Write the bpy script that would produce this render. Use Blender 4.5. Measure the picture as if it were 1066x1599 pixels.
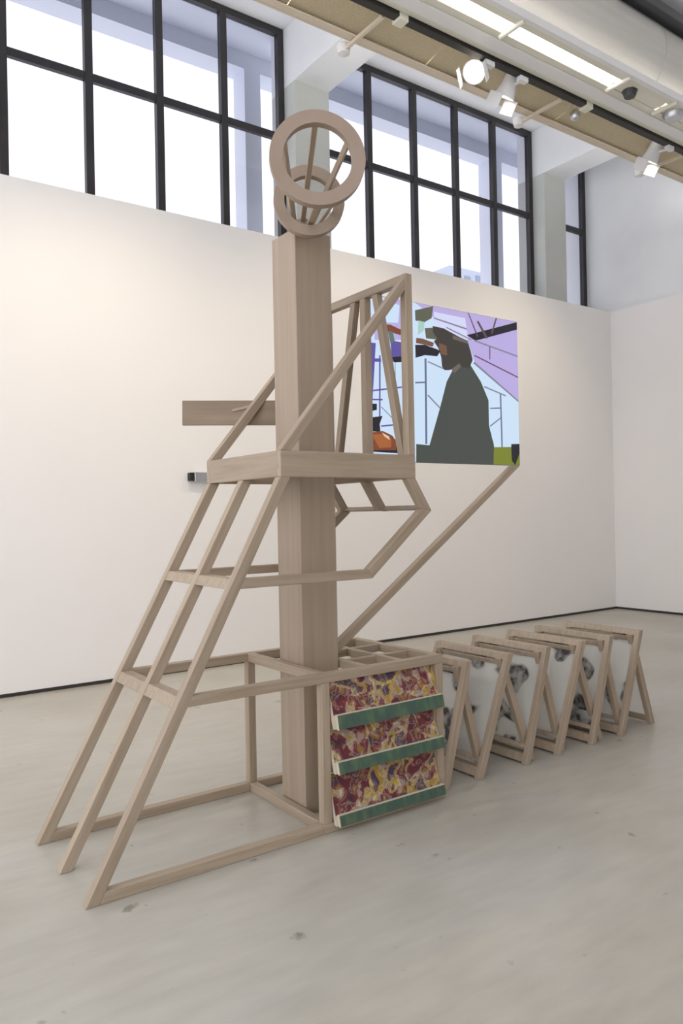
import bpy, bmesh, math, random
from mathutils import Vector, Matrix
random.seed(7)
for o in list(bpy.data.objects): bpy.data.objects.remove(o, do_unlink=True)
scene = bpy.context.scene
COL = scene.collection

# ------------------------------------------------------------------ camera
cam_data = bpy.data.cameras.new('camera')
cam = bpy.data.objects.new('camera', cam_data)
COL.objects.link(cam)
cam_data.sensor_fit = 'HORIZONTAL'
cam_data.sensor_width = 36.0
cam_data.lens = 36.0 * 1189.85 / 1066.0
cam_data.clip_start = 0.05
cam_data.clip_end = 300
Fv = Vector((0.581193, 0.81376214, 0.00242448))
Rv = Vector((0.81363562, -0.58104421, -0.01961381))
Uv = Vector((0.01455225, -0.01337206, 0.99980469))
cam.matrix_world = Matrix(((Rv.x, Uv.x, -Fv.x, 0), (Rv.y, Uv.y, -Fv.y, 0), (Rv.z, Uv.z, -Fv.z, 1.5), (0, 0, 0, 1)))
scene.camera = cam

# ------------------------------------------------------------------ world, exposure
world = bpy.data.worlds.new('overcast_sky')
scene.world = world
world.use_nodes = True
bgn = world.node_tree.nodes['Background']
bgn.inputs['Color'].default_value = (0.95, 0.95, 1.0, 1)
bgn.inputs['Strength'].default_value = 2.1
vs = scene.view_settings
vs.view_transform = 'Standard'
vs.look = 'None'
vs.gamma = 1.0
vs.use_curve_mapping = False
vs.exposure = 0.0

# ------------------------------------------------------------------ materials
def mat(name, color, rough=0.6, metal=0.0, emit=None, strength=0.0, spec=0.5):
    m = bpy.data.materials.new(name); m.use_nodes = True
    b = m.node_tree.nodes['Principled BSDF']
    b.inputs['Base Color'].default_value = (*color, 1)
    b.inputs['Roughness'].default_value = rough
    b.inputs['Metallic'].default_value = metal
    b.inputs['Specular IOR Level'].default_value = spec
    if emit:
        b.inputs['Emission Color'].default_value = (*emit, 1)
        b.inputs['Emission Strength'].default_value = strength
    return m

def node(nt, t, **kw):
    n = nt.nodes.new(t)
    for k, v in kw.items():
        if k.startswith('i_'): n.inputs[k[2:]].default_value = v
        else: setattr(n, k, v)
    return n

def ramp(nt, stops):
    r = nt.nodes.new('ShaderNodeValToRGB')
    e = r.color_ramp.elements
    while len(e) < len(stops): e.new(0.5)
    for el, (p, c) in zip(e, stops):
        el.position = p; el.color = (*c, 1)
    return r

def noisy(name, stops, scale=(1, 1, 1), nscale=4.0, detail=6, rough=0.6, bump=0.05, rand=False, spec=0.5, dist=0.0, bscale=None):
    m = mat(name, (0.5, 0.5, 0.5), rough, spec=spec)
    nt = m.node_tree; b = nt.nodes['Principled BSDF']; L = nt.links.new
    tc = node(nt, 'ShaderNodeTexCoord')
    mp = node(nt, 'ShaderNodeMapping'); mp.inputs['Scale'].default_value = scale
    L(tc.outputs['Object'], mp.inputs['Vector'])
    nz = node(nt, 'ShaderNodeTexNoise', i_Scale=nscale, i_Detail=detail, i_Distortion=dist)
    if rand:
        oi = node(nt, 'ShaderNodeObjectInfo')
        mu = node(nt, 'ShaderNodeMath', operation='MULTIPLY'); mu.inputs[1].default_value = 37.0
        L(oi.outputs['Random'], mu.inputs[0])
        cx = node(nt, 'ShaderNodeCombineXYZ')
        for i in range(3): L(mu.outputs[0], cx.inputs[i])
        L(cx.outputs[0], mp.inputs['Location'])
    L(mp.outputs[0], nz.inputs['Vector'])
    r = ramp(nt, stops)
    L(nz.outputs['Fac'], r.inputs[0])
    out = r.outputs[0]
    if rand:
        hs = node(nt, 'ShaderNodeHueSaturation')
        mr = node(nt, 'ShaderNodeMapRange'); mr.inputs['To Min'].default_value = 0.93; mr.inputs['To Max'].default_value = 1.07
        L(oi.outputs['Random'], mr.inputs['Value']); L(mr.outputs[0], hs.inputs['Value'])
        L(out, hs.inputs['Color']); out = hs.outputs[0]
    L(out, b.inputs['Base Color'])
    if bump:
        bp = node(nt, 'ShaderNodeBump', i_Strength=bump, i_Distance=0.01)
        L(nz.outputs['Fac'], bp.inputs['Height']); L(bp.outputs[0], b.inputs['Normal'])
    return m

M = {}
M['wood'] = noisy('pale_beech', [(0.25, (0.31, 0.236, 0.165)), (0.5, (0.372, 0.292, 0.212)), (0.75, (0.415, 0.335, 0.252))], (1.2, 22, 22), 2.2, 5, 0.5, 0.04, True)
M['wood_pillar'] = noisy('beech_veneer', [(0.25, (0.315, 0.24, 0.172)), (0.5, (0.345, 0.27, 0.20)), (0.75, (0.37, 0.295, 0.222))], (0.5, 14, 14), 2.0, 5, 0.5, 0.02, True)
M['wood_sign'] = noisy('aged_plank', [(0.25, (0.21, 0.155, 0.10)), (0.6, (0.26, 0.195, 0.13)), (0.8, (0.30, 0.23, 0.16))], (1, 9, 9), 2.0, 5, 0.6, 0.02, True)
M['wood_hoop'] = noisy('beech_hoop', [(0.3, (0.28, 0.21, 0.155)), (0.7, (0.33, 0.255, 0.195))], (1, 1, 1), 5, 3, 0.5, 0.0, True)
M['wall'] = noisy('white_wall_paint', [(0.3, (0.85, 0.83, 0.815)), (0.7, (0.87, 0.85, 0.835))], (1, 1, 1), 0.7, 3, 0.8, 0.0, spec=0.2)
M['plaster'] = noisy('aged_white_plaster', [(0.3, (0.78, 0.79, 0.80)), (0.55, (0.84, 0.85, 0.86)), (0.8, (0.87, 0.87, 0.87))], (1, 1, 1), 0.9, 5, 0.8, 0.05, spec=0.2)
M['pier'] = noisy('grey_painted_concrete', [(0.3, (0.52, 0.53, 0.50)), (0.7, (0.58, 0.59, 0.55))], (1, 1, 1), 1.2, 4, 0.8, 0.04, spec=0.2)
M['dark_gap'] = mat('dark_shadow_gap', (0.03, 0.028, 0.025), 0.7)  # dark colour standing in for shade in the gap under the walls
M['frame'] = noisy('dark_bronze_frame', [(0.3, (0.018, 0.016, 0.018)), (0.7, (0.03, 0.027, 0.028))], (1, 1, 1), 3, 3, 0.45, 0)
M['tan'] = noisy('tan_perforated_metal', [(0.42, (0.46, 0.39, 0.255)), (0.58, (0.56, 0.485, 0.34))], (1, 1, 1), 150, 1, 0.6, 0.1)
M['tan_edge'] = mat('cream_fascia', (0.66, 0.58, 0.46), 0.5)
M['black'] = mat('black_track', (0.012, 0.011, 0.010), 0.5)
M['cream'] = mat('cream_enamel', (0.74, 0.73, 0.62), 0.45)
M['white_metal'] = mat('white_enamel', (0.80, 0.80, 0.80), 0.4)
M['lamp_white'] = mat('spotlight_white', (0.74, 0.74, 0.76), 0.4)
M['diffuser_on'] = mat('lit_diffuser', (0.9, 0.9, 0.9), 0.5, emit=(1.0, 0.98, 0.94), strength=6.0)
M['fill_strip'] = mat('added_ceiling_fill', (0.9, 0.9, 0.9), 0.5, emit=(1.0, 0.97, 0.92), strength=12.0)  # glow added on the trough to brighten the ceiling
M['cove_fill_strip'] = mat('added_cove_fill', (0.9, 0.9, 0.9), 0.5, emit=(0.96, 0.98, 1.0), strength=42.0)  # strong glow added above the baffle to brighten ceiling and beams
M['diffuser_off'] = mat('dim_diffuser', (0.78, 0.77, 0.68), 0.5)
M['lens'] = mat('lit_lamp_lens', (1, 0.95, 0.85), 0.3, emit=(1.0, 0.90, 0.72), strength=14.0)
M['duct'] = noisy('brushed_duct_metal', [(0.3, (0.36, 0.35, 0.34)), (0.7, (0.42, 0.41, 0.40))], (0.3, 6, 6), 2, 3, 0.42, 0, spec=0.6)
M['steel_dark'] = mat('dark_steel', (0.055, 0.058, 0.062), 0.5)
M['chrome'] = mat('brushed_steel', (0.55, 0.56, 0.58), 0.3, 0.9)
M['lip'] = noisy('green_painted_strip', [(0.3, (0.05, 0.085, 0.08)), (0.5, (0.06, 0.11, 0.07)), (0.75, (0.11, 0.16, 0.09))], (2, 6, 6), 4, 4, 0.7, 0.02, True)
M['lip_edge'] = mat('raw_cream_edge', (0.60, 0.54, 0.42), 0.7)
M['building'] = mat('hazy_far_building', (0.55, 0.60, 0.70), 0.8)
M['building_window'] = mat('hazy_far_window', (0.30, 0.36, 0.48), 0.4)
M['outdoor'] = noisy('outdoor_painted_concrete', [(0.3, (0.78, 0.82, 0.92)), (0.7, (0.82, 0.86, 0.94))], (1, 1, 1), 1.0, 4, 0.8, 0.0)
M['screen_back'] = mat('screen_casing', (0.02, 0.02, 0.022), 0.4)

def floor_material():
    m = mat('pale_stone_floor', (0.5, 0.48, 0.45), 0.42, spec=0.6)
    nt = m.node_tree; b = nt.nodes['Principled BSDF']; L = nt.links.new
    tc = node(nt, 'ShaderNodeTexCoord')
    n1 = node(nt, 'ShaderNodeTexNoise', i_Scale=0.9, i_Detail=7, i_Distortion=0.4)
    L(tc.outputs['Object'], n1.inputs['Vector'])
    r1 = ramp(nt, [(0.30, (0.405, 0.378, 0.318)), (0.5, (0.455, 0.432, 0.375)), (0.70, (0.49, 0.472, 0.422))])
    L(n1.outputs['Fac'], r1.inputs[0])
    mp = node(nt, 'ShaderNodeMapping'); mp.inputs['Scale'].default_value = (1.2, 5.0, 1)
    mp.inputs['Rotation'].default_value = (0, 0, 0.5)
    L(tc.outputs['Object'], mp.inputs['Vector'])
    n2 = node(nt, 'ShaderNodeTexNoise', i_Scale=3.0, i_Detail=8)
    L(mp.outputs[0], n2.inputs['Vector'])
    r2 = ramp(nt, [(0.3, (0.91, 0.91, 0.91)), (0.7, (1.05, 1.05, 1.05))])
    L(n2.outputs['Fac'], r2.inputs[0])
    mx = node(nt, 'ShaderNodeMix', data_type='RGBA', blend_type='MULTIPLY'); mx.inputs[0].default_value = 1.0
    L(r1.outputs[0], mx.inputs[6]); L(r2.outputs[0], mx.inputs[7])
    n3 = node(nt, 'ShaderNodeTexNoise', i_Scale=9.0, i_Detail=3)
    L(tc.outputs['Object'], n3.inputs['Vector'])
    r3 = ramp(nt, [(0.70, (1, 1, 1)), (0.76, (0.55, 0.54, 0.52))])
    L(n3.outputs['Fac'], r3.inputs[0])
    mx2 = node(nt, 'ShaderNodeMix', data_type='RGBA', blend_type='MULTIPLY'); mx2.inputs[0].default_value = 1.0
    L(mx.outputs[2], mx2.inputs[6]); L(r3.outputs[0], mx2.inputs[7])
    L(mx2.outputs[2], b.inputs['Base Color'])
    rr = node(nt, 'ShaderNodeMapRange'); rr.inputs['To Min'].default_value = 0.26; rr.inputs['To Max'].default_value = 0.42
    L(n2.outputs['Fac'], rr.inputs['Value']); L(rr.outputs[0], b.inputs['Roughness'])
    bp = node(nt, 'ShaderNodeBump', i_Strength=0.06, i_Distance=0.01)
    L(n2.outputs['Fac'], bp.inputs['Height']); L(bp.outputs[0], b.inputs['Normal'])
    return m
M['floor'] = floor_material()

def glass_material(name, tint, gloss):
    m = bpy.data.materials.new(name); m.use_nodes = True
    nt = m.node_tree; nt.nodes.clear(); L = nt.links.new
    out = node(nt, 'ShaderNodeOutputMaterial')
    tr = node(nt, 'ShaderNodeBsdfTransparent'); tr.inputs[0].default_value = (*tint, 1)
    gl = node(nt, 'ShaderNodeBsdfGlossy', i_Roughness=0.02)
    mx = node(nt, 'ShaderNodeMixShader'); mx.inputs[0].default_value = gloss
    L(tr.outputs[0], mx.inputs[1]); L(gl.outputs[0], mx.inputs[2]); L(mx.outputs[0], out.inputs[0])
    return m
M['glass'] = glass_material('window_glass', (0.77, 0.77, 0.80), 0.03)

def print_material():
    # translucent sheet screen-printed with dark grey figures
    m = bpy.data.materials.new('printed_acrylic'); m.use_nodes = True
    nt = m.node_tree; b = nt.nodes['Principled BSDF']; out = nt.nodes['Material Output']; L = nt.links.new
    b.inputs['Roughness'].default_value = 0.35
    tc = node(nt, 'ShaderNodeTexCoord'); oi = node(nt, 'ShaderNodeObjectInfo')
    mu = node(nt, 'ShaderNodeMath', operation='MULTIPLY'); mu.inputs[1].default_value = 53.0
    L(oi.outputs['Random'], mu.inputs[0])
    cx = node(nt, 'ShaderNodeCombineXYZ')
    for i in range(3): L(mu.outputs[0], cx.inputs[i])
    ad = node(nt, 'ShaderNodeVectorMath', operation='ADD')
    L(tc.outputs['Object'], ad.inputs[0]); L(cx.outputs[0], ad.inputs[1])
    big = node(nt, 'ShaderNodeTexNoise', i_Scale=4.0, i_Detail=1.0)
    fine = node(nt, 'ShaderNodeTexNoise', i_Scale=16, i_Detail=5)
    L(ad.outputs[0], big.inputs['Vector']); L(ad.outputs[0], fine.inputs['Vector'])
    rb = ramp(nt, [(0.545, (0, 0, 0)), (0.575, (1, 1, 1))]); L(big.outputs['Fac'], rb.inputs[0])
    rf = ramp(nt, [(0.38, (0.35, 0.35, 0.35)), (0.58, (1, 1, 1))]); L(fine.outputs['Fac'], rf.inputs[0])
    ink = node(nt, 'ShaderNodeMath', operation='MULTIPLY')
    L(rb.outputs[0], ink.inputs[0]); L(rf.outputs[0], ink.inputs[1])
    mc = node(nt, 'ShaderNodeMix', data_type='RGBA')
    mc.inputs[6].default_value = (0.86, 0.85, 0.81, 1); mc.inputs[7].default_value = (0.085, 0.075, 0.068, 1)
    L(ink.outputs[0], mc.inputs[0]); L(mc.outputs[2], b.inputs['Base Color'])
    tr = node(nt, 'ShaderNodeBsdfTransparent')
    al = node(nt, 'ShaderNodeMapRange'); al.inputs['To Min'].default_value = 0.62; al.inputs['To Max'].default_value = 0.95
    L(ink.outputs[0], al.inputs['Value'])
    tl = node(nt, 'ShaderNodeBsdfTranslucent'); L(mc.outputs[2], tl.inputs[0])
    bt = node(nt, 'ShaderNodeMixShader'); bt.inputs[0].default_value = 0.45
    L(b.outputs[0], bt.inputs[1]); L(tl.outputs[0], bt.inputs[2])
    mx = node(nt, 'ShaderNodeMixShader')
    L(al.outputs[0], mx.inputs[0]); L(tr.outputs[0], mx.inputs[1]); L(bt.outputs[0], mx.inputs[2])
    L(mx.outputs[0], out.inputs[0])
    return m
M['print'] = print_material()

def comic_material():
    # busy colour print: dense small patches of maroon, ochre, cream and violet
    m = mat('colour_comic_print', (0.3, 0.1, 0.1), 0.65)
    nt = m.node_tree; b = nt.nodes['Principled BSDF']; L = nt.links.new
    tc = node(nt, 'ShaderNodeTexCoord'); oi = node(nt, 'ShaderNodeObjectInfo')
    mu = node(nt, 'ShaderNodeMath', operation='MULTIPLY'); mu.inputs[1].default_value = 29.0
    L(oi.outputs['Random'], mu.inputs[0])
    cx = node(nt, 'ShaderNodeCombineXYZ')
    for i in range(3): L(mu.outputs[0], cx.inputs[i])
    ad = node(nt, 'ShaderNodeVectorMath', operation='ADD')
    L(tc.outputs['Object'], ad.inputs[0]); L(cx.outputs[0], ad.inputs[1])
    n1 = node(nt, 'ShaderNodeTexNoise', i_Scale=8, i_Detail=2, i_Distortion=0.8)
    n2 = node(nt, 'ShaderNodeTexNoise', i_Scale=20, i_Detail=1.5, i_Distortion=0.5)
    L(ad.outputs[0], n1.inputs['Vector']); L(ad.outputs[0], n2.inputs['Vector'])
    r1 = ramp(nt, [(0.0, (0.06, 0.02, 0.03)), (0.38, (0.14, 0.018, 0.022)), (0.48, (0.22, 0.035, 0.03)), (0.52, (0.46, 0.38, 0.28)), (0.57, (0.55, 0.36, 0.03)), (0.62, (0.07, 0.05, 0.10))])
    r1.color_ramp.interpolation = 'CONSTANT'
    L(n1.outputs['Fac'], r1.inputs[0])
    r2 = ramp(nt, [(0.0, (0.03, 0.015, 0.04)), (0.40, (0.17, 0.02, 0.025)), (0.47, (0.36, 0.31, 0.25)), (0.52, (0.08, 0.05, 0.09)), (0.58, (0.44, 0.28, 0.03)), (0.64, (0.55, 0.52, 0.48))])
    r2.color_ramp.interpolation = 'CONSTANT'
    L(n2.outputs['Fac'], r2.inputs[0])
    mx = node(nt, 'ShaderNodeMix', data_type='RGBA'); mx.inputs[0].default_value = 0.42
    L(r1.outputs[0], mx.inputs[6]); L(r2.outputs[0], mx.inputs[7])
    L(mx.outputs[2], b.inputs['Base Color'])
    return m
M['comic'] = comic_material()

# ------------------------------------------------------------------ mesh helpers
def axis_matrix(xd, hint=None):
    x = Vector(xd).normalized()
    h = Vector(hint) if hint else (Vector((0, 0, 1)) if abs(x.z) < 0.9 else Vector((0, 1, 0)))
    y = h.cross(x).normalized(); z = x.cross(y)
    return Matrix((x, y, z)).transposed()

def mk(name, verts, faces, material, parent=None, xdir=(1, 0, 0), bevel=0.0, smooth=False, mats=None, fmats=None):
    vs_ = [Vector(v) for v in verts]
    org = sum(vs_, Vector()) / len(vs_)
    R = axis_matrix(xdir)
    Rt = R.transposed()
    me = bpy.data.meshes.new(name)
    me.from_pydata([Rt @ (v - org) for v in vs_], [], faces)
    for m in (mats or [material]): me.materials.append(m)
    if fmats:
        for p, i in zip(me.polygons, fmats): p.material_index = i
    bm = bmesh.new(); bm.from_mesh(me)
    bmesh.ops.recalc_face_normals(bm, faces=bm.faces)
    if bevel: bmesh.ops.bevel(bm, geom=bm.edges[:], offset=bevel, segments=1, affect='EDGES')
    if smooth:
        for f in bm.faces: f.smooth = True
    bm.to_mesh(me); bm.free()
    o = bpy.data.objects.new(name, me); COL.objects.link(o)
    if parent is not None:
        o.parent = parent
        pm = WORLD[parent.name]
        mw = Matrix.Translation(org) @ R.to_4x4()
        o.matrix_local = pm.inverted() @ mw
        WORLD[o.name] = mw
    else:
        mw = Matrix.Translation(org) @ R.to_4x4()
        o.matrix_local = mw; WORLD[o.name] = mw
    return o
WORLD = {}

def empty(name, loc):
    o = bpy.data.objects.new(name, None); COL.objects.link(o)
    o.empty_display_size = 0.1; o.location = loc
    WORLD[o.name] = Matrix.Translation(loc)
    return o

def tag(o, label, cat=None, group=None, kind=None):
    o['label'] = label
    if cat: o['category'] = cat
    if group: o['group'] = group
    if kind: o['kind'] = kind
    return o

BOXF = [(0, 1, 3, 2), (4, 6, 7, 5), (0, 4, 5, 1), (2, 3, 7, 6), (0, 2, 6, 4), (1, 5, 7, 3)]
def box(name, x0, x1, y0, y1, z0, z1, material, parent=None, bevel=0.0025, grain=None):
    v = [(x, y, z) for x in (x0, x1) for y in (y0, y1) for z in (z0, z1)]
    d = [abs(x1 - x0), abs(y1 - y0), abs(z1 - z0)]
    i = d.index(max(d)) if grain is None else grain
    xd = [(1, 0, 0), (0, 1, 0), (0, 0, 1)][i]
    return mk(name, v, BOXF, material, parent, xd, bevel)

def prism(name, pts, a0, a1, material, parent=None, plane='xz', grain=(1, 0), bevel=0.0025):
    n = len(pts)
    if plane == 'xz': f = lambda p, a: (p[0], a, p[1]); xd = (grain[0], 0, grain[1])
    elif plane == 'yz': f = lambda p, a: (a, p[0], p[1]); xd = (0, grain[0], grain[1])
    else: f = lambda p, a: (p[0], p[1], a); xd = (grain[0], grain[1], 0)
    v = [f(p, a0) for p in pts] + [f(p, a1) for p in pts]
    fs = [tuple(range(n)), tuple(range(2 * n - 1, n - 1, -1))] + [(i, (i + 1) % n, n + (i + 1) % n, n + i) for i in range(n)]
    return mk(name, v, fs, material, parent, xd, bevel)

def bar(name, p0, p1, w, h, material, parent=None, bevel=0.002, hint=None):
    p0, p1 = Vector(p0), Vector(p1)
    R = axis_matrix(p1 - p0, hint); y = R.col[1]; z = R.col[2]
    v = [p + y * sy * w / 2 + z * sz * h / 2 for p in (p0, p1) for sy in (-1, 1) for sz in (-1, 1)]
    return mk(name, v, BOXF, material, parent, tuple(p1 - p0), bevel)

def lathe(name, profile, p0, axis, material, parent=None, seg=32, closed=False, smooth=True, phase=0.0):
    # profile: list of (distance along axis, radius)
    R = axis_matrix(axis); x, y, z = R.col[0], R.col[1], R.col[2]
    p0 = Vector(p0); v = []; fs = []; n = len(profile)
    for k in range(seg):
        a = 2 * math.pi * k / seg + phase
        for (t, r) in profile: v.append(p0 + x * t + (y * math.cos(a) + z * math.sin(a)) * r)
    for k in range(seg):
        k2 = (k + 1) % seg
        for j in range(n if closed else n - 1):
            j2 = (j + 1) % n
            fs.append((k * n + j, k * n + j2, k2 * n + j2, k2 * n + j))
    if not closed:
        fs.append(tuple(k * n for k in range(seg))); fs.append(tuple(k * n + n - 1 for k in range(seg)))
    o = mk(name, v, fs, material, parent, tuple(axis), 0, False)
    if smooth:
        for p in o.data.polygons: p.use_smooth = len(p.vertices) == 4
        o.data.set_sharp_from_angle(angle=math.radians(35))
    return o

def ring(name, center, axis, ro, ri, th, material, parent=None, seg=56):
    return lathe(name, [(-th / 2, ri), (-th / 2, ro), (th / 2, ro), (th / 2, ri)], center, axis, material, parent, seg, closed=True)

# ================================================================== THE SETTING
YW, ZW, XC = 6.927, 4.452, 9.98         # partition wall: face, top, corner
YG, ZC, XU = 7.50, 7.10, 10.17          # glass plane, ceiling, upper side wall
S = 'structure'
o = box('floor', -4.0, 10.4, -4.0, 7.6, -0.08, 0.0, M['floor'], bevel=0); tag(o, 'pale worn stone gallery floor', 'floor', kind=S)
o = box('wall_back', -4.0, XC + 0.12, YW, YW + 0.16, 0.012, ZW, M['wall'], bevel=0); tag(o, 'long white exhibition wall behind the wooden tower', 'wall', kind=S)
o = box('wall_right', XC, XC + 0.12, -4.0, YW, 0.012, ZW, M['wall'], bevel=0); tag(o, 'white side wall meeting the long wall at right', 'wall', kind=S)
o = box('gap_shade_back', -4.0, XC, YW - 0.006, YW + 0.002, 0.0, 0.03, M['dark_gap'], bevel=0); tag(o, 'thin dark strip painted in for the shade gap under the long white wall', 'gap_shade', kind=S)  # dark strip drawn in place of the shaded gap at the floor
o = box('gap_shade_right', XC - 0.006, XC + 0.002, -4.0, YW - 0.006, 0.0, 0.03, M['dark_gap'], bevel=0); tag(o, 'thin dark strip painted in for the shade gap under the right side wall', 'gap_shade', kind=S)
o = box('wall_window', -4.0, XU, YG - 0.08, YG + 0.14, 0.0, 4.55, M['plaster'], bevel=0); tag(o, 'hidden plaster wall below the high windows, put in to block outdoor light', 'wall', kind=S)  # out of sight, put in to keep light from the outside ground out
o = box('wall_upper_right', XU, XU + 0.2, -4.0, 8.4, 0.0, ZC, M['plaster'], bevel=0); tag(o, 'pale bluish upper side wall with a faint crack', 'wall', kind=S)
o = box('front_light_block', -0.5, XU, -4.1, -4.0, 0.0, ZC, M['wall'], bevel=0); tag(o, 'unseen plain white wall added behind the viewer to cut frontal light', 'wall', kind=S)  # unseen blocker, added to weaken light from behind the camera
o = box('ceiling', -4.0, XU, -4.0, YG, ZC, ZC + 0.1, M['plaster'], bevel=0); tag(o, 'white ceiling bays between the beams', 'ceiling', kind=S)
o = box('ceiling_overhang', -4.0, XU, YG, 8.45, ZC, ZC + 0.1, M['outdoor'], bevel=0); tag(o, 'pale soffit running on outside the windows', 'soffit', kind=S)

PIERS = [(0.36, 0.83), (4.645, 5.12), (8.93, 9.405)]
plab = ['grey pier left of the first window', 'grey pier behind the wooden horn between two large windows', 'grey pier beside the narrow corner window']
blab = ['grey beam running from the leftmost pier', 'grey beam above the wooden horn', 'grey beam above the pier near the corner']
for (a, b), pl, bl in zip(PIERS, plab, blab):
    o = box('wall_pier', a, b, 7.26, 7.76, 4.4, 6.42, M['pier'], bevel=0.004); tag(o, pl, 'pier', kind=S)
    o = box('ceiling_beam', a, b, 5.72, 7.76, 6.42, ZC, M['plaster'], bevel=0.004); tag(o, bl, 'beam', kind=S)
o = box('ceiling_girder', -4.0, XU, 5.55, 5.72, 6.42, ZC, M['plaster'], bevel=0); tag(o, 'white girder carrying the ceiling beams', 'beam', kind=S)

def window(idx, x0, x1, mull, label):
    w = empty('window_%d' % idx, ((x0 + x1) / 2, YG, 4.55)); tag(w, label, 'window', kind=S)
    t = 0.078; y0, y1 = YG - 0.03, YG + 0.045; z0, z1, zt = 4.55, ZC - 0.002, 5.85
    box('window_frame', x0, x0 + t, y0, y1, z0, z1, M['frame'], w)
    box('window_frame', x1 - t, x1, y0, y1, z0, z1, M['frame'], w)
    box('window_frame', x0 + t, x1 - t, y0, y1, z1 - t, z1, M['frame'], w)
    box('window_frame', x0 + t, x1 - t, y0, y1, z0, z0 + t, M['frame'], w)
    edges = [x0 + t] + [v for m_ in mull for v in (m_ - t / 2, m_ + t / 2)] + [x1 - t]
    for m_ in mull: box('mullion', m_ - t / 2, m_ + t / 2, y0, y1, z0 + t, z1 - t, M['frame'], w)
    for k in range(0, len(edges), 2):
        a, b = edges[k], edges[k + 1]
        box('transom', a, b, y0 + 0.01, y1 - 0.01, zt - 0.04, zt + 0.04, M['frame'], w)
        box('pane', a - 0.004, b + 0.004, YG, YG + 0.006, z0 + t - 0.004, zt - 0.036, M['glass'], w, 0)
        box('pane', a - 0.004, b + 0.004, YG, YG + 0.006, zt + 0.036, z1 - t + 0.004, M['glass'], w, 0)
window(1, 0.835, 4.64, [1.642 - 0.04, 2.395, 3.13, 3.875], 'large black framed window left of the wooden horn')
window(2, 5.125, 8.925, [5.885, 6.632, 7.382, 8.122], 'large black framed window right of the wooden horn')
window(3, 9.41, XU - 0.002, [], 'narrow black framed window in the far corner')

# outside the glass
o = box('outer_beam', -4.0, XU, 8.1, 8.38, 6.90, ZC, M['outdoor'], bevel=0); tag(o, 'bluish beam along the roof edge outside the windows', 'beam', kind=S)
for x0, lab in ((0.2, 'outer post left of the first window'), (4.47, 'bluish outer post behind the glass left of the horn'), (8.74, 'bluish outer post behind the glass near the corner')):
    o = box('outer_post', x0, x0 + 0.22, 8.1, 8.38, 2.0, 6.90, M['outdoor'], bevel=0); tag(o, lab, 'post', kind=S)
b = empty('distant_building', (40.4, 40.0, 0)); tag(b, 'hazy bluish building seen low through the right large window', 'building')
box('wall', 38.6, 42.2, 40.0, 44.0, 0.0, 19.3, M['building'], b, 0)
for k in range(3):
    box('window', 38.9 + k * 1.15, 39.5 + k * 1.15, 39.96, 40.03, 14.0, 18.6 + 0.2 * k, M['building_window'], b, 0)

# ================================================================== LIGHT TROUGH ABOVE
X0T, X1T = 1.2, 9.95
ZT = 5.40
baf = empty('ceiling_baffle', (5.0, 4.8, ZT)); tag(baf, 'tan perforated ceiling baffle running above the hall', 'baffle')
prism('fascia', [(5.01, ZT), (5.035, ZT), (5.035, ZT + 0.10), (5.01, ZT + 0.10)], X0T, X1T, M['tan_edge'], baf, 'yz', (0, 1))
box('fascia_lip', X0T, X1T, 4.945, 5.01, ZT, ZT + 0.012, M['tan_edge'], baf)
joints = [X0T, 3.13, 4.55, 6.28, 7.9, X1T]
for a, c in zip(joints, joints[1:]):
    prism('perforated_panel', [(5.005, ZT + 0.02), (4.36, ZT + 0.16), (4.36, ZT + 0.175), (5.005, ZT + 0.035)], a + 0.005, c - 0.005, M['tan'], baf, 'yz', (0, 1), 0)
for x in (1.62, 3.78, 5.94, 8.0):
    r = bar('support_rod', (x, 5.12, ZT - 0.02), (x, 4.60, ZT - 0.02), 0.03, 0.03, M['tan_edge'], baf)
    lathe('rod_cap', [(-0.06, 0.02), (-0.05, 0.05), (0.02, 0.06), (0.04, 0.03)], (x, 5.13, ZT + 0.0), (0, 0, 1), M['white_metal'], r, 16)
for a, c in zip(joints, joints[1:]):
    lathe('cove_fill_strip', [(0, 0.019), (c - a - 0.1, 0.019)], (a + 0.05, 4.93, ZT + 0.085), (1, 0, 0), M['cove_fill_strip'], baf, 12)  # hidden glowing strips added to light the ceiling near the windows
trk = empty('lighting_track', (5.0, 4.55, ZT)); tag(trk, 'black lighting track carrying the white spotlights', 'track')
for a, c in ((X0T, 3.88), (3.96, 6.20), (6.30, X1T)):
    box('track_rail', a, c, 4.515, 4.59, ZT - 0.03, ZT + 0.02, M['black'], trk)
for x in (3.92, 6.25):
    box('coupling', x - 0.045, x + 0.045, 4.512, 4.61, ZT - 0.05, ZT + 0.06, M['cream'], trk)
tro = empty('light_trough', (5.0, 4.25, ZT)); tag(tro, 'cream suspended light trough with bright white diffusers', 'light fixture')
box('side_channel', X0T, X1T, 4.335, 4.46, ZT, ZT + 0.05, M['white_metal'], tro)
box('side_channel', X0T, X1T, 4.46, 4.51, ZT + 0.0, ZT + 0.03, M['cream'], tro)
box('side_channel', X0T, X1T, 4.262, 4.335, ZT + 0.012, ZT + 0.06, M['cream'], tro)
box('side_channel', X0T, X1T, 4.062, 4.132, ZT + 0.012, ZT + 0.06, M['cream'], tro)
box('edge_rail', X0T, X1T, 4.015, 4.062, ZT, ZT + 0.07, M['white_metal'], tro)
divs = [X0T, 2.35, 3.92, 4.77, 6.20, 6.95, 8.1, 9.2, X1T]
for k, (a, c) in enumerate(zip(divs, divs[1:])):
    lit = c <= 6.21
    box('diffuser', a + 0.03, c - 0.03, 4.135, 4.259, ZT + 0.02, ZT + 0.035, M['diffuser_on' if lit else 'diffuser_off'], tro)
    if k: lathe('divider', [(0, 0.022), (0.26, 0.022)], (a, 4.04, ZT + 0.0), (0, 1, 0), M['cream'], tro, 12)
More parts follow.
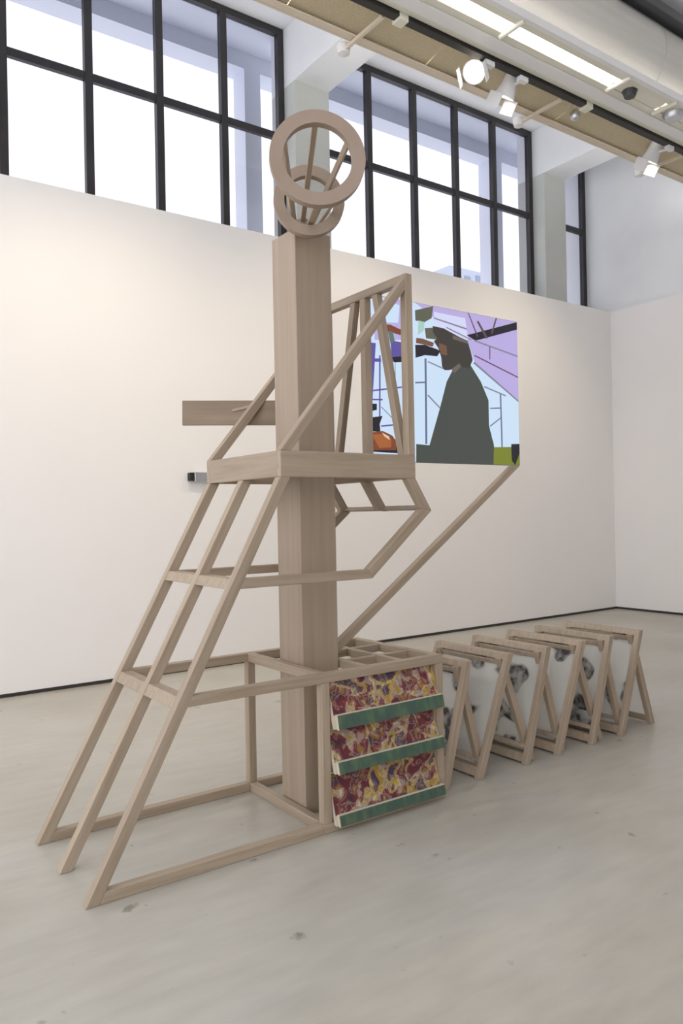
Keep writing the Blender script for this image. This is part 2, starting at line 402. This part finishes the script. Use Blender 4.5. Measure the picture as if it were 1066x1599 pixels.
for a, c in zip(divs, divs[1:]):
    lathe('ceiling_fill_strip', [(0, 0.019), (c - a - 0.12, 0.019)], (a + 0.06, 4.20, ZT + 0.085), (1, 0, 0), M['fill_strip'], tro, 12)  # added glowing strips, hidden by the trough, lighting the ceiling
lathe('junction_box', [(-0.03, 0.05), (0.03, 0.07), (0.05, 0.07)], (6.42, 4.2, ZT - 0.01), (0, 0, 1), M['steel_dark'], tro, 20)
lathe('junction_box', [(-0.03, 0.08), (0.03, 0.11), (0.05, 0.11)], (7.15, 4.2, ZT - 0.01), (0, 0, 1), M['chrome'], tro, 20)
o = lathe('motion_sensor', [(-0.05, 0.012), (-0.04, 0.035), (-0.015, 0.05), (0.02, 0.05), (0.05, 0.03)], (6.29, 4.72, ZT - 0.02), (0, 0, 1), M['chrome'], None, 20)
tag(o, 'small round silver sensor under the tan baffle', 'sensor')

DUCT = (4.98, 6.42, 0.45)
dct = empty('ventilation_duct', (5, DUCT[0], DUCT[1])); tag(dct, 'large round grey ventilation duct above the light trough', 'duct')
lathe('duct_body', [(0, 0.45), (8.7, 0.45)], (X0T, DUCT[0], DUCT[1]), (1, 0, 0), M['duct'], dct, 64)
for x in (2.9, 5.2, 7.62, 9.4): ring('seam', (x, DUCT[0], DUCT[1]), (1, 0, 0), 0.456, 0.448, 0.02, M['duct'], dct, 64)
o = box('dark_band', X0T, X1T, 4.555, 4.705, 6.80, 6.90, M['steel_dark']); tag(o, 'dark band along the ceiling above the duct', 'rail')  # plain dark bar running lengthwise above the duct

def spotlight(x, y, z, aim, label, watts, size=0.075):
    s = empty('spotlight', (x, y, z)); tag(s, label, 'spotlight', 'white spotlights on the track')
    box('adapter', x - 0.05, x + 0.05, 4.525, 4.58, ZT - 0.075, ZT - 0.032, M['lamp_white'], s)
    bar('stem', (x, 4.552, ZT - 0.06), (x, y, z - 0.01), 0.02, 0.02, M['lamp_white'], s)
    d = (Vector(aim) - Vector((x, y, z))).normalized()
    p = Vector((x, y, z))
    h = lathe('housing', [(-0.12, 0.03), (-0.11, size * 0.8), (0.02, size), (0.10, size * 1.35), (0.095, size * 1.22), (0.02, size * 0.9)], p, d, M['lamp_white'], s, 28)
    lathe('lens', [(0.03, 0.001), (0.03, size * 0.86), (0.036, size * 0.86), (0.036, 0.001)], p, d, M['lens'], s, 28)
    R = axis_matrix(d)
    for sg in (-1, 1):
        c = p + d * 0.15 + R.col[1] * sg * size * 1.55
        bar('barn_door', c - d * 0.06, c + d * 0.07, 0.008, size * 2.1, M['lamp_white'], s)
    ld = bpy.data.lights.new('lamp', 'SPOT'); ld.energy = watts; ld.color = (1.0, 0.82, 0.58)
    ld.spot_size = math.radians(95); ld.spot_blend = 1.0; ld.shadow_soft_size = 0.06
    lo = bpy.data.objects.new('lamp', ld); COL.objects.link(lo); lo.parent = s
    lo.matrix_local = Matrix.Translation(d * 0.13) @ (-d).to_track_quat('Z', 'Y').to_matrix().to_4x4()
spotlight(4.90, 4.70, ZT - 0.02, (1.6, 2.9, 1.9), 'glaring white spotlight turned toward the wooden tower', 90)
spotlight(5.33, 4.71, ZT - 0.03, (5.0, 6.9, 2.0), 'white spotlight beside the glaring one, aimed at the wall', 120)
spotlight(7.66, 4.74, ZT - 0.02, (7.5, 6.9, 2.0), 'white spotlight at far right near the corner', 120)
spotlight(2.45, 4.72, ZT - 0.03, (2.6, 6.9, 1.2), 'unseen white spotlight added on the track above the pillar', 120)  # added out of view for more warm light on the long wall
spotlight(1.40, 4.72, ZT - 0.03, (1.4, 6.9, 1.2), 'unseen white spotlight added at the left end of the track', 85)  # second added spotlight, also out of view, to brighten the wall

# ================================================================== WOODEN TOWER
t = 0.045
YN, YM, YF = 2.967, 3.326, 3.685         # near faces of the three planes of timber
PL = [(YN, YN + t), (YM, YM + t), (YF, YF + t)]
SL = 0.5406; XF = 0.876; LW = 0.056      # ladder slope, foot, leg width
ZPB, ZPT, XPL, XPR = 1.674, 1.795, 1.785, 2.593
tw = empty('wooden_tower', (2.15, 3.35, 0)); W = M['wood']
tag(tw, 'tall pale wooden tower frame with square pillar, slanted ladder and open horn', 'sculpture')
lx = lambda z: XF + SL * z
for (a, c) in PL:
    prism('ladder_leg', [(XF, 0), (XF + LW, 0), (lx(ZPB) + LW, ZPB), (lx(ZPB), ZPB)], a, c, W, tw, 'xz', (SL, 1))
for (z0, z1) in ((0.70, 0.747), (1.180, 1.225)):
    for (a, c) in ((YN + t, YM), (YM + t, YF)):
        prism('rung', [(lx(z0) + .004, z0), (lx(z0) + LW, z0), (lx(z1) + LW, z1), (lx(z1) + .004, z1)], a, c, W, tw, 'xz', (0, 1), 0.002).rotation_mode
RX0, RX1, ZR = 1.985, 2.755, 0.75        # display rack at the foot of the pillar
for (a, c) in (PL[0], PL[2]):
    prism('base_rail', [(lx(0) + LW, 0), (RX0, 0), (RX0, t), (lx(t) + LW, t)], a, c, W, tw)
    box('base_rail', RX0 + 0.001, RX1, a, c, 0, t, W, tw)
    prism('rack_rail', [(lx(ZR - t) + LW, ZR - t), (RX1, ZR - t), (RX1, ZR), (lx(ZR) + LW, ZR)], a, c, W, tw)
    box('rack_post', RX0, RX0 + t, a, c, t, ZR - t, W, tw)
    box('rack_post', RX1 - t, RX1, a, c, t, ZR - t, W, tw)
for x in (RX0, RX1 - t):
    box('cross_rail', x, x + t, YN + t, YF, 0, t, W, tw)
    box('cross_rail', x, x + t, YN + t, YF, ZR - t, ZR, W, tw)
for x in (2.265, 2.488):
    box('cross_rail', x, x + 0.035, YN + t, YF, ZR - t, ZR - 0.002, W, tw)
for y in (3.19, 3.45):
    for (a, c) in ((2.30, 2.488), (2.523, RX1 - t)):
        box('grid_slat', a, c, y, y + 0.03, ZR - t, ZR - 0.004, W, tw)

def isect(p, d, q, e):
    det = d[0] * -e[1] + e[0] * d[1]
    s = ((q[0] - p[0]) * -e[1] + e[0] * (q[1] - p[1])) / det
    return (p[0] + d[0] * s, p[1] + d[1] * s)
K, E, T = (2.301, 1.180), (2.699, 1.509), (XPR, ZPB)
d1 = Vector((E[0] - K[0], E[1] - K[1])).normalized(); d2 = Vector((T[0] - E[0], T[1] - E[1])).normalized()
n1 = (-d1.y, d1.x); n2 = (-d2.y, d2.x); th = 0.05
k_in = isect((0, 1.225), (1, 0), (K[0] + n1[0] * th, K[1] + n1[1] * th), d1)
e_in = isect((K[0] + n1[0] * th, K[1] + n1[1] * th), d1, (E[0] + n2[0] * th, E[1] + n2[1] * th), d2)
t_in = isect((E[0] + n2[0] * th, E[1] + n2[1] * th), d2, (0, ZPB), (1, 0))
for (a, c) in (PL[0], PL[2]):
    prism('upper_rail', [(lx(1.18) + LW, 1.18), K, k_in, (lx(1.225) + LW, 1.225)], a, c, W, tw)
    prism('knee_brace', [K, E, e_in, k_in], a, c, W, tw, 'xz', tuple(d1))
for (a, c) in PL:
    prism('hip_bar', [E, T, t_in, e_in], a, c, W, tw, 'xz', tuple(d2))
for (a, c) in ((YN + t, YM), (YM + t, YF)):
    prism('elbow_rail', [(E[0] - .004, E[1] + .002), (E[0] - .022, E[1] + .03), (E[0] - .06, E[1] + .006), e_in], a, c, W, tw, 'xz', (0, 1), 0.001)
# platform
box('platform_board', XPL, XPR, YN, YN + 0.03, ZPB, ZPT, W, tw)
box('platform_board', XPL, XPR, YF + t - 0.03, YF + t, ZPB, ZPT, W, tw)
box('platform_board', XPL, XPL + 0.03, YN + 0.03, YF + t - 0.03, ZPB, ZPT, W, tw)
box('platform_board', XPR - 0.03, XPR, YN + 0.03, YF + t - 0.03, ZPB, ZPT, W, tw)
box('platform_deck', XPL + 0.03, 2.036, YN + 0.03, YF + t - 0.03, 1.70, 1.72, W, tw, grain=1)
box('platform_deck', 2.261, XPR - 0.03, YN + 0.03, YF + t - 0.03, 1.70, 1.72, W, tw, grain=1)
# railing triangle over the platform
ZA = 2.727
ms = (ZA - ZPT) / 0.775; xs = XPR - t
for (a, c) in (PL[0], PL[2]):
    prism('slant_rail', [(XPL, ZPT), (XPL + 0.0585, ZPT), (xs, ZPT + (xs - XPL - 0.0585) * ms), (xs, ZPT + (xs - XPL) * ms)], a, c, W, tw, 'xz', (1, ms))
    box('corner_post', xs, XPR, a, c, ZPT, ZA, W, tw)
box('top_rail', xs, XPR, YN + t, YF, ZA - t, ZA, W, tw)
box('middle_post', xs, XPR, YM - 0.012, YM + t - 0.012, ZPT, ZA - t, W, tw)
for (yt, yb) in ((3.232, 3.036), (3.428, 3.622)):
    prism('splayed_bar', [(yb - .022, ZPT), (yb + .022, ZPT), (yt + .022, ZA - t), (yt - .022, ZA - t)], xs + 0.003, XPR - 0.003, W, tw, 'yz', (yt - yb, ZA - t - ZPT))
prism('screen_brace', [(2.300, ZR - .02), (2.300, ZR + .035), (3.735, 1.786), (3.800, 1.786)], YM + 0.003, YM + t + 0.003, W, tw, 'xz', (1.45, 1.02))
# pillar
PX0, PX1, PY0, PY1, PZ = 2.040, 2.257, 3.212, 3.436, 2.935
box('pillar', PX0, PX1, PY0, PY1, 0.0, PZ, M['wood_pillar'], tw, 0.003, 2)
# plank fixed to the back of the far slanted rail, its end behind the pillar
sd = Vector((0.814, -0.581, -0.0176)); p0 = Vector((1.757, 3.966, 2.079)); p1 = Vector((2.266, 3.603, 2.068))
sgn = bar('sign_board', p0, p1, 0.02, 0.137, M['wood_sign'], tw, 0.002); sgn['label'] = 'darker plank board behind the slanted rail and pillar'
bar('highlight_sliver', p0 + sd * 0.28 + Vector((-.008, -.012, .012)), p0 + sd * 0.42 + Vector((-.008, -.012, .045)), 0.006, 0.014, M['wood'], sgn, 0.001)  # pale sliver standing in for a white highlight on the plank
# horn of two hoops and converging slats
ax = Vector((-0.472, -0.882, 0.022)).normalized()
hp = Vector((2.068, 3.119, 3.036)); LH = 0.43
hr = ring('large_hoop', hp + ax * LH, ax, 0.2095, 0.152, 0.040, M['wood_hoop'], tw); hr['label'] = 'large front hoop of the open horn'
hs = ring('small_hoop', hp, ax, 0.174, 0.122, 0.040, M['wood_hoop'], tw); hs['label'] = 'small rear hoop of the open horn'
RA = axis_matrix(ax)
for k in range(6):
    an = math.radians(92 + 60 * k)
    dr = RA.col[1] * math.cos(an) + RA.col[2] * math.sin(an)
    bar('horn_slat', hp + ax * (LH - 0.015) + dr * 0.162, hp - ax * 0.36 + dr * 0.050, 0.026, 0.016, W, tw, 0.002, hint=dr)
ring('tip_hoop', hp - ax * 0.36, ax, 0.062, 0.03, 0.03, M['wood_hoop'], tw, 32)
# tilted display shelves with printed sheets and green lips
tiers = [(0.700, 0.553, 0.488), (0.470, 0.332, 0.278), (0.262, 0.082, 0.034)]
for (za, zb, zc) in tiers:
    ya, yb, yc = 3.000, 2.950, 2.925
    sh = prism('display_shelf', [(ya + .012, za), (ya, za), (yb, zb), (yc + .014, zc), (yc + .03, zc)], 2.036, 2.704, M['lip_edge'], tw, 'yz', (0, 1), 0)
    n = 3; w = 0.664 / n
    for k in range(n):
        a = 2.038 + k * w
        d = Vector((0, yb - ya, zb - za)); nn = Vector((0, -(za - zb), -(ya - yb))).normalized() * 0.002
        v = [(x, y + nn.y * s, z + nn.z * s) for x in (a, a + w - 0.001) for (y, z) in ((ya, za), (yb, zb)) for s in (0.2, 1.2)]
        mk('printed_sheet', v, BOXF, M['comic'], sh)
    prism('green_lip', [(yb - .004, zb), (yb - .014, zb - .002), (yc - .002, zc), (yc + .010, zc + .001)], 2.050, 2.722, M['lip'], sh, 'yz', (0, 1), 0)
    prism('lip_rim', [(yb + .002, zb + .002), (yb - .014, zb + .001), (yb - .014, zb - .004), (yb - .002, zb - .004)], 2.049, 2.722, M['lip_edge'], sh, 'yz', (0, 1), 0)
    prism('lip_end', [(yb + .002, zb + .003), (yb - .015, zb + .001), (yc - .004, zc - .002), (yc + .012, zc - .002)], 2.046, 2.0500, M['lip_edge'], sh, 'yz', (0, 1), 0)

# ================================================================== VIDEO SCREEN
SX0, SX1, SZ0, SZ1, SY = 2.600, 3.815, 1.790, 2.722, 3.344
scr = empty('video_screen', (3.2, SY, SZ0)); tag(scr, 'flat screen showing a worker in dark coat before scaffolding', 'screen')
box('screen_panel', SX0, SX1, SY, SY + 0.022, SZ0, SZ1, M['screen_back'], scr, 0.001)
PAL = dict(sky=(205, 225, 246), lilac=(186, 172, 224), pale=(212, 216, 246), olive=(98, 98, 84), green=(170, 205, 196), rust=(128, 72, 50), violet=(98, 86, 160),
    dark=(40, 38, 46), teal=(96, 120, 112), grey=(134, 132, 156), brown=(100, 80, 84), plum=(112, 74, 110), steel=(104, 112, 146), grass=(122, 132, 48),
    orange=(168, 100, 56), cream=(226, 196, 168), coat=(74, 78, 74), hat=(66, 62, 58), skin=(118, 86, 68), hat2=(112, 100, 92), collar=(110, 100, 92))
def lin(c): return tuple(((v / 255 / 12.92) if v / 255 <= 0.04045 else ((v / 255 + 0.055) / 1.055) ** 2.4) for v in c)
keys = list(PAL)
pm = [mat('screen_' + k, (0.01, 0.01, 0.01), 0.4, emit=lin(PAL[k]), strength=1.0, spec=0.2) for k in keys]
POLYS = [('lilac', [(0.282, 0.991), (0.992, 0.989), (0.985, 0.451), (0.675, 0.681), (0.623, 0.839), (0.484, 0.858), (0.402, 0.924)]), ('pale', [(0.402, 0.965), (0.615, 0.961), (0.634, 0.821), (0.483, 0.848), (0.402, 0.894)]), ('lilac', [(0.035, 0.983), (0.214, 0.988), (0.209, 0.755), (0.03, 0.729)]), ('sky', [(0.063, 0.979), (0.184, 0.964), (0.173, 0.855), (0.07, 0.842)]), ('olive', [(0.28, 0.952), (0.398, 0.979), (0.387, 0.922), (0.34, 0.888), (0.281, 0.888)]), ('green', [(0.3, 0.892), (0.34, 0.888), (0.334, 0.834), (0.294, 0.798)]), ('olive', [(0.339, 0.85), (0.421, 0.868), (0.44, 0.791), (0.348, 0.786)]), ('rust', [(0.06, 0.829), (0.125, 0.836), (0.192, 0.815), (0.186, 0.781), (0.069, 0.8)]), ('violet', [(0.123, 0.742), (0.209, 0.736), (0.207, 0.63), (0.135, 0.611), (0.127, 0.676)]), ('dark', [(0.131, 0.638), (0.207, 0.655), (0.207, 0.62), (0.144, 0.607)]), ('teal', [(0.11, 0.793), (0.138, 0.797), (0.151, 0.737), (0.123, 0.723)]), ('grey', [(0.4, 0.92), (0.622, 0.885), (0.626, 0.896), (0.403, 0.929)]), ('grey', [(0.482, 0.874), (0.653, 0.82), (0.658, 0.827), (0.486, 0.882)]), ('dark', [(0.623, 0.85), (0.992, 0.997), (0.99, 0.948), (0.684, 0.822)]), ('brown', [(0.696, 0.952), (0.762, 0.847), (0.776, 0.856), (0.71, 0.96)]), ('brown', [(0.836, 0.975), (0.799, 0.889), (0.81, 0.887), (0.847, 0.973)]), ('brown', [(0.633, 0.973), (0.697, 0.849), (0.705, 0.854), (0.641, 0.977)]), ('grey', [(0.676, 0.817), (0.99, 0.755), (0.994, 0.766), (0.68, 0.827)]), ('plum', [(0.673, 0.719), (0.993, 0.609), (0.998, 0.619), (0.678, 0.727)]), ('grey', [(0.664, 0.67), (0.992, 0.44), (1.0, 0.453), (0.675, 0.681)]), ('plum', [(0.784, 0.796), (0.783, 0.711), (0.791, 0.712), (0.793, 0.797)]), ('violet', [(0.025, 0.709), (0.016, 0.222), (0.026, 0.222), (0.036, 0.71)]), ('violet', [(0.054, 0.638), (0.046, 0.233), (0.054, 0.234), (0.063, 0.639)]), ('violet', [(0.006, 0.593), (0.065, 0.601), (0.065, 0.621), (0.006, 0.614)]), ('violet', [(0.016, 0.413), (0.214, 0.462), (0.213, 0.471), (0.015, 0.423)]), ('violet', [(0.015, 0.362), (0.07, 0.367), (0.07, 0.377), (0.015, 0.371)]), ('grey', [(0.147, 0.603), (0.142, 0.106), (0.147, 0.106), (0.151, 0.603)]), ('violet', [(0.058, 0.206), (0.151, 0.222), (0.151, 0.231), (0.057, 0.215)]), ('grey', [(0.058, 0.326), (0.149, 0.238), (0.153, 0.242), (0.062, 0.33)]), ('steel', [(0.334, 0.657), (0.328, 0.115), (0.341, 0.116), (0.347, 0.659)]), ('steel', [(0.272, 0.492), (0.337, 0.502), (0.337, 0.511), (0.272, 0.502)]), ('grey', [(0.347, 0.424), (0.428, 0.347), (0.435, 0.353), (0.355, 0.43)]), ('grey', [(0.354, 0.636), (0.456, 0.604), (0.459, 0.612), (0.357, 0.644)]), ('steel', [(0.856, 0.482), (0.862, 0.024), (0.872, 0.025), (0.867, 0.483)]), ('steel', [(0.782, 0.376), (0.866, 0.384), (0.866, 0.393), (0.782, 0.383)]), ('steel', [(0.866, 0.33), (0.777, 0.261), (0.782, 0.255), (0.871, 0.325)]), ('grey', [(0.737, 0.518), (0.9, 0.471), (0.903, 0.48), (0.741, 0.527)]), ('grass', [(0.797, 0.117), (0.993, 0.128), (0.999, 0.0), (0.794, 0.009)]), ('dark', [(0.936, 0.145), (0.993, 0.149), (0.994, 0.083), (0.964, 0.027), (0.937, 0.031)]), ('dark', [(0.012, 0.342), (0.035, 0.344), (0.034, 0.307), (0.012, 0.296)]), ('dark', [(0.011, 0.259), (0.067, 0.273), (0.049, 0.224), (0.052, 0.177), (0.009, 0.175)]), ('dark', [(0.008, 0.109), (0.197, 0.1), (0.195, 0.049), (0.007, 0.054)]), ('rust', [(0.009, 0.17), (0.066, 0.182), (0.122, 0.158), (0.149, 0.121), (0.143, 0.069), (0.018, 0.063)]), ('orange', [(0.029, 0.157), (0.08, 0.164), (0.116, 0.138), (0.115, 0.086), (0.045, 0.078)]), ('cream', [(0.061, 0.173), (0.103, 0.151), (0.107, 0.129), (0.075, 0.15)]), ('coat', [(0.519, 0.605), (0.565, 0.657), (0.647, 0.652), (0.717, 0.552), (0.771, 0.431), (0.77, 0.263), (0.805, 0.128), (0.797, 0.01), (0.267, 0.0), (0.27, 0.113), (0.355, 0.109), (0.431, 0.359), (0.477, 0.525)]), ('hat', [(0.391, 0.872), (0.463, 0.869), (0.569, 0.83), (0.628, 0.814), (0.653, 0.731), (0.661, 0.69), (0.635, 0.63), (0.565, 0.636), (0.494, 0.602), (0.463, 0.599), (0.448, 0.621), (0.444, 0.681), (0.424, 0.738), (0.397, 0.775), (0.42, 0.797), (0.392, 0.833)]), ('dark', [(0.276, 0.735), (0.337, 0.744), (0.418, 0.727), (0.439, 0.716), (0.417, 0.682), (0.336, 0.678), (0.276, 0.653)]), ('skin', [(0.283, 0.779), (0.323, 0.781), (0.398, 0.765), (0.388, 0.738), (0.337, 0.744), (0.28, 0.747)]), ('skin', [(0.432, 0.769), (0.481, 0.759), (0.486, 0.697), (0.449, 0.697), (0.429, 0.734)]), ('hat2', [(0.526, 0.834), (0.622, 0.813), (0.633, 0.794), (0.525, 0.809)]), ('collar', [(0.51, 0.609), (0.565, 0.657), (0.58, 0.638), (0.531, 0.587)])]
snap = lambda v: 0.0 if v < 0.03 else (1.0 if v > 0.97 else v)
POLYS = [(k, [(snap(u), snap(v)) for u, v in pts]) for k, pts in POLYS]
m = 0.002
V, FA, FM = [], [], []
def addpoly(pts, mi, depth):
    i0 = len(V)
    for (u, v) in pts: V.append((SX0 + m + u * (SX1 - SX0 - 2 * m), SY - depth, SZ0 + m + v * (SZ1 - SZ0 - 2 * m)))
    FA.append(tuple(range(i0, i0 + len(pts)))); FM.append(mi)
addpoly([(0, 0), (1, 0), (1, 1), (0, 1)], keys.index('sky'), 0.0008)
for i, (k, pts) in enumerate(POLYS): addpoly(pts, keys.index(k), 0.0009 + 0.00003 * i)
im = mk('screen_image', V, FA, None, scr, mats=pm, fmats=FM)

# ================================================================== ROW OF A-FRAME BOARDS
def aframe(xl, xr, label):
    zt, y0, y1 = 0.672, 3.030, 3.650
    xt = (xl + xr) / 2
    a = empty('sandwich_board', (xt, 3.34, 0)); tag(a, label, 'display board', 'wooden A-frame boards in a row')
    w = 0.046; ty = 0.036
    def panel(xf, sgn, ya, yb, ztop):
        # one hinged frame; sgn = +1 leans right going up
        dx = (xt - xf) / zt
        X = lambda z: xf + dx * z
        q = (lambda z0, z1, o0, o1: [(X(z0) + o0, z0), (X(z0) + o1, z0), (X(z1) + o1, z1), (X(z1) + o0, z1)])
        o0, o1 = (0, w) if sgn > 0 else (-w, 0)
        for (c, e) in ((ya, ya + ty), (yb - ty, yb)): prism('stile', q(0, ztop, o0, o1), c, e, W, a, 'xz', (dx, 1))
        e0, e1 = (o0 + .005, o1 - .008) if sgn > 0 else (o0 + .008, o1 - .005)
        prism('bottom_rail', q(0.012, 0.058, e0, e1), ya + ty, yb - ty, W, a, 'xz', (0, 1)).name
        if sgn > 0:
            prism('top_rail', q(ztop - 0.034, ztop - 0.001, o0, o1), ya + ty, yb - ty, W, a, 'xz', (0, 1))
            prism('kick_rail', q(0.088, 0.112, e0, e1), ya + ty, yb - ty, W, a, 'xz', (0, 1))
        else:
            prism('top_rail', q(ztop - 0.040, ztop - 0.012, e0, e1), ya + ty, yb - ty, W, a, 'xz', (0, 1))
        mid = (o0 + o1) / 2
        prism('printed_panel', q(0.10 if sgn > 0 else 0.055, ztop - 0.035, mid - .002, mid + .002), ya + ty - .004, yb - ty + .004, M['print'], a, 'xz', (dx, 1), 0)
    panel(xl, 1, y0, y1, zt)
    panel(xr, -1, y0 + ty + .006, y1 - ty - .006, zt - 0.03)
    return a
for (xl, xr, lab) in ((2.800, 3.178, 'wooden A-frame board tucked against the display rack'), (3.062, 3.592, 'wooden A-frame board second from the display rack'),
    (3.454, 3.872, 'wooden A-frame board third from the display rack'), (3.743, 4.256, 'wooden A-frame board third from the far end of the row'),
    (4.079, 4.496, 'wooden A-frame board next to last in the row'), (4.385, 4.843, 'last wooden A-frame board at the right end of the row')):
    aframe(xl, xr, lab)

# ================================================================== SMALL THINGS
d = empty('wall_box', (3.2, YW, 1.84)); tag(d, 'small grey metal box with black end on the white wall', 'box')
box('casing', 3.155, 3.36, YW - 0.07, YW - 0.0005, 1.845, 1.935, M['chrome'], d, 0.004)
box('black_end', 3.107, 3.155, YW - 0.065, YW - 0.0005, 1.85, 1.93, M['black'], d, 0.003)
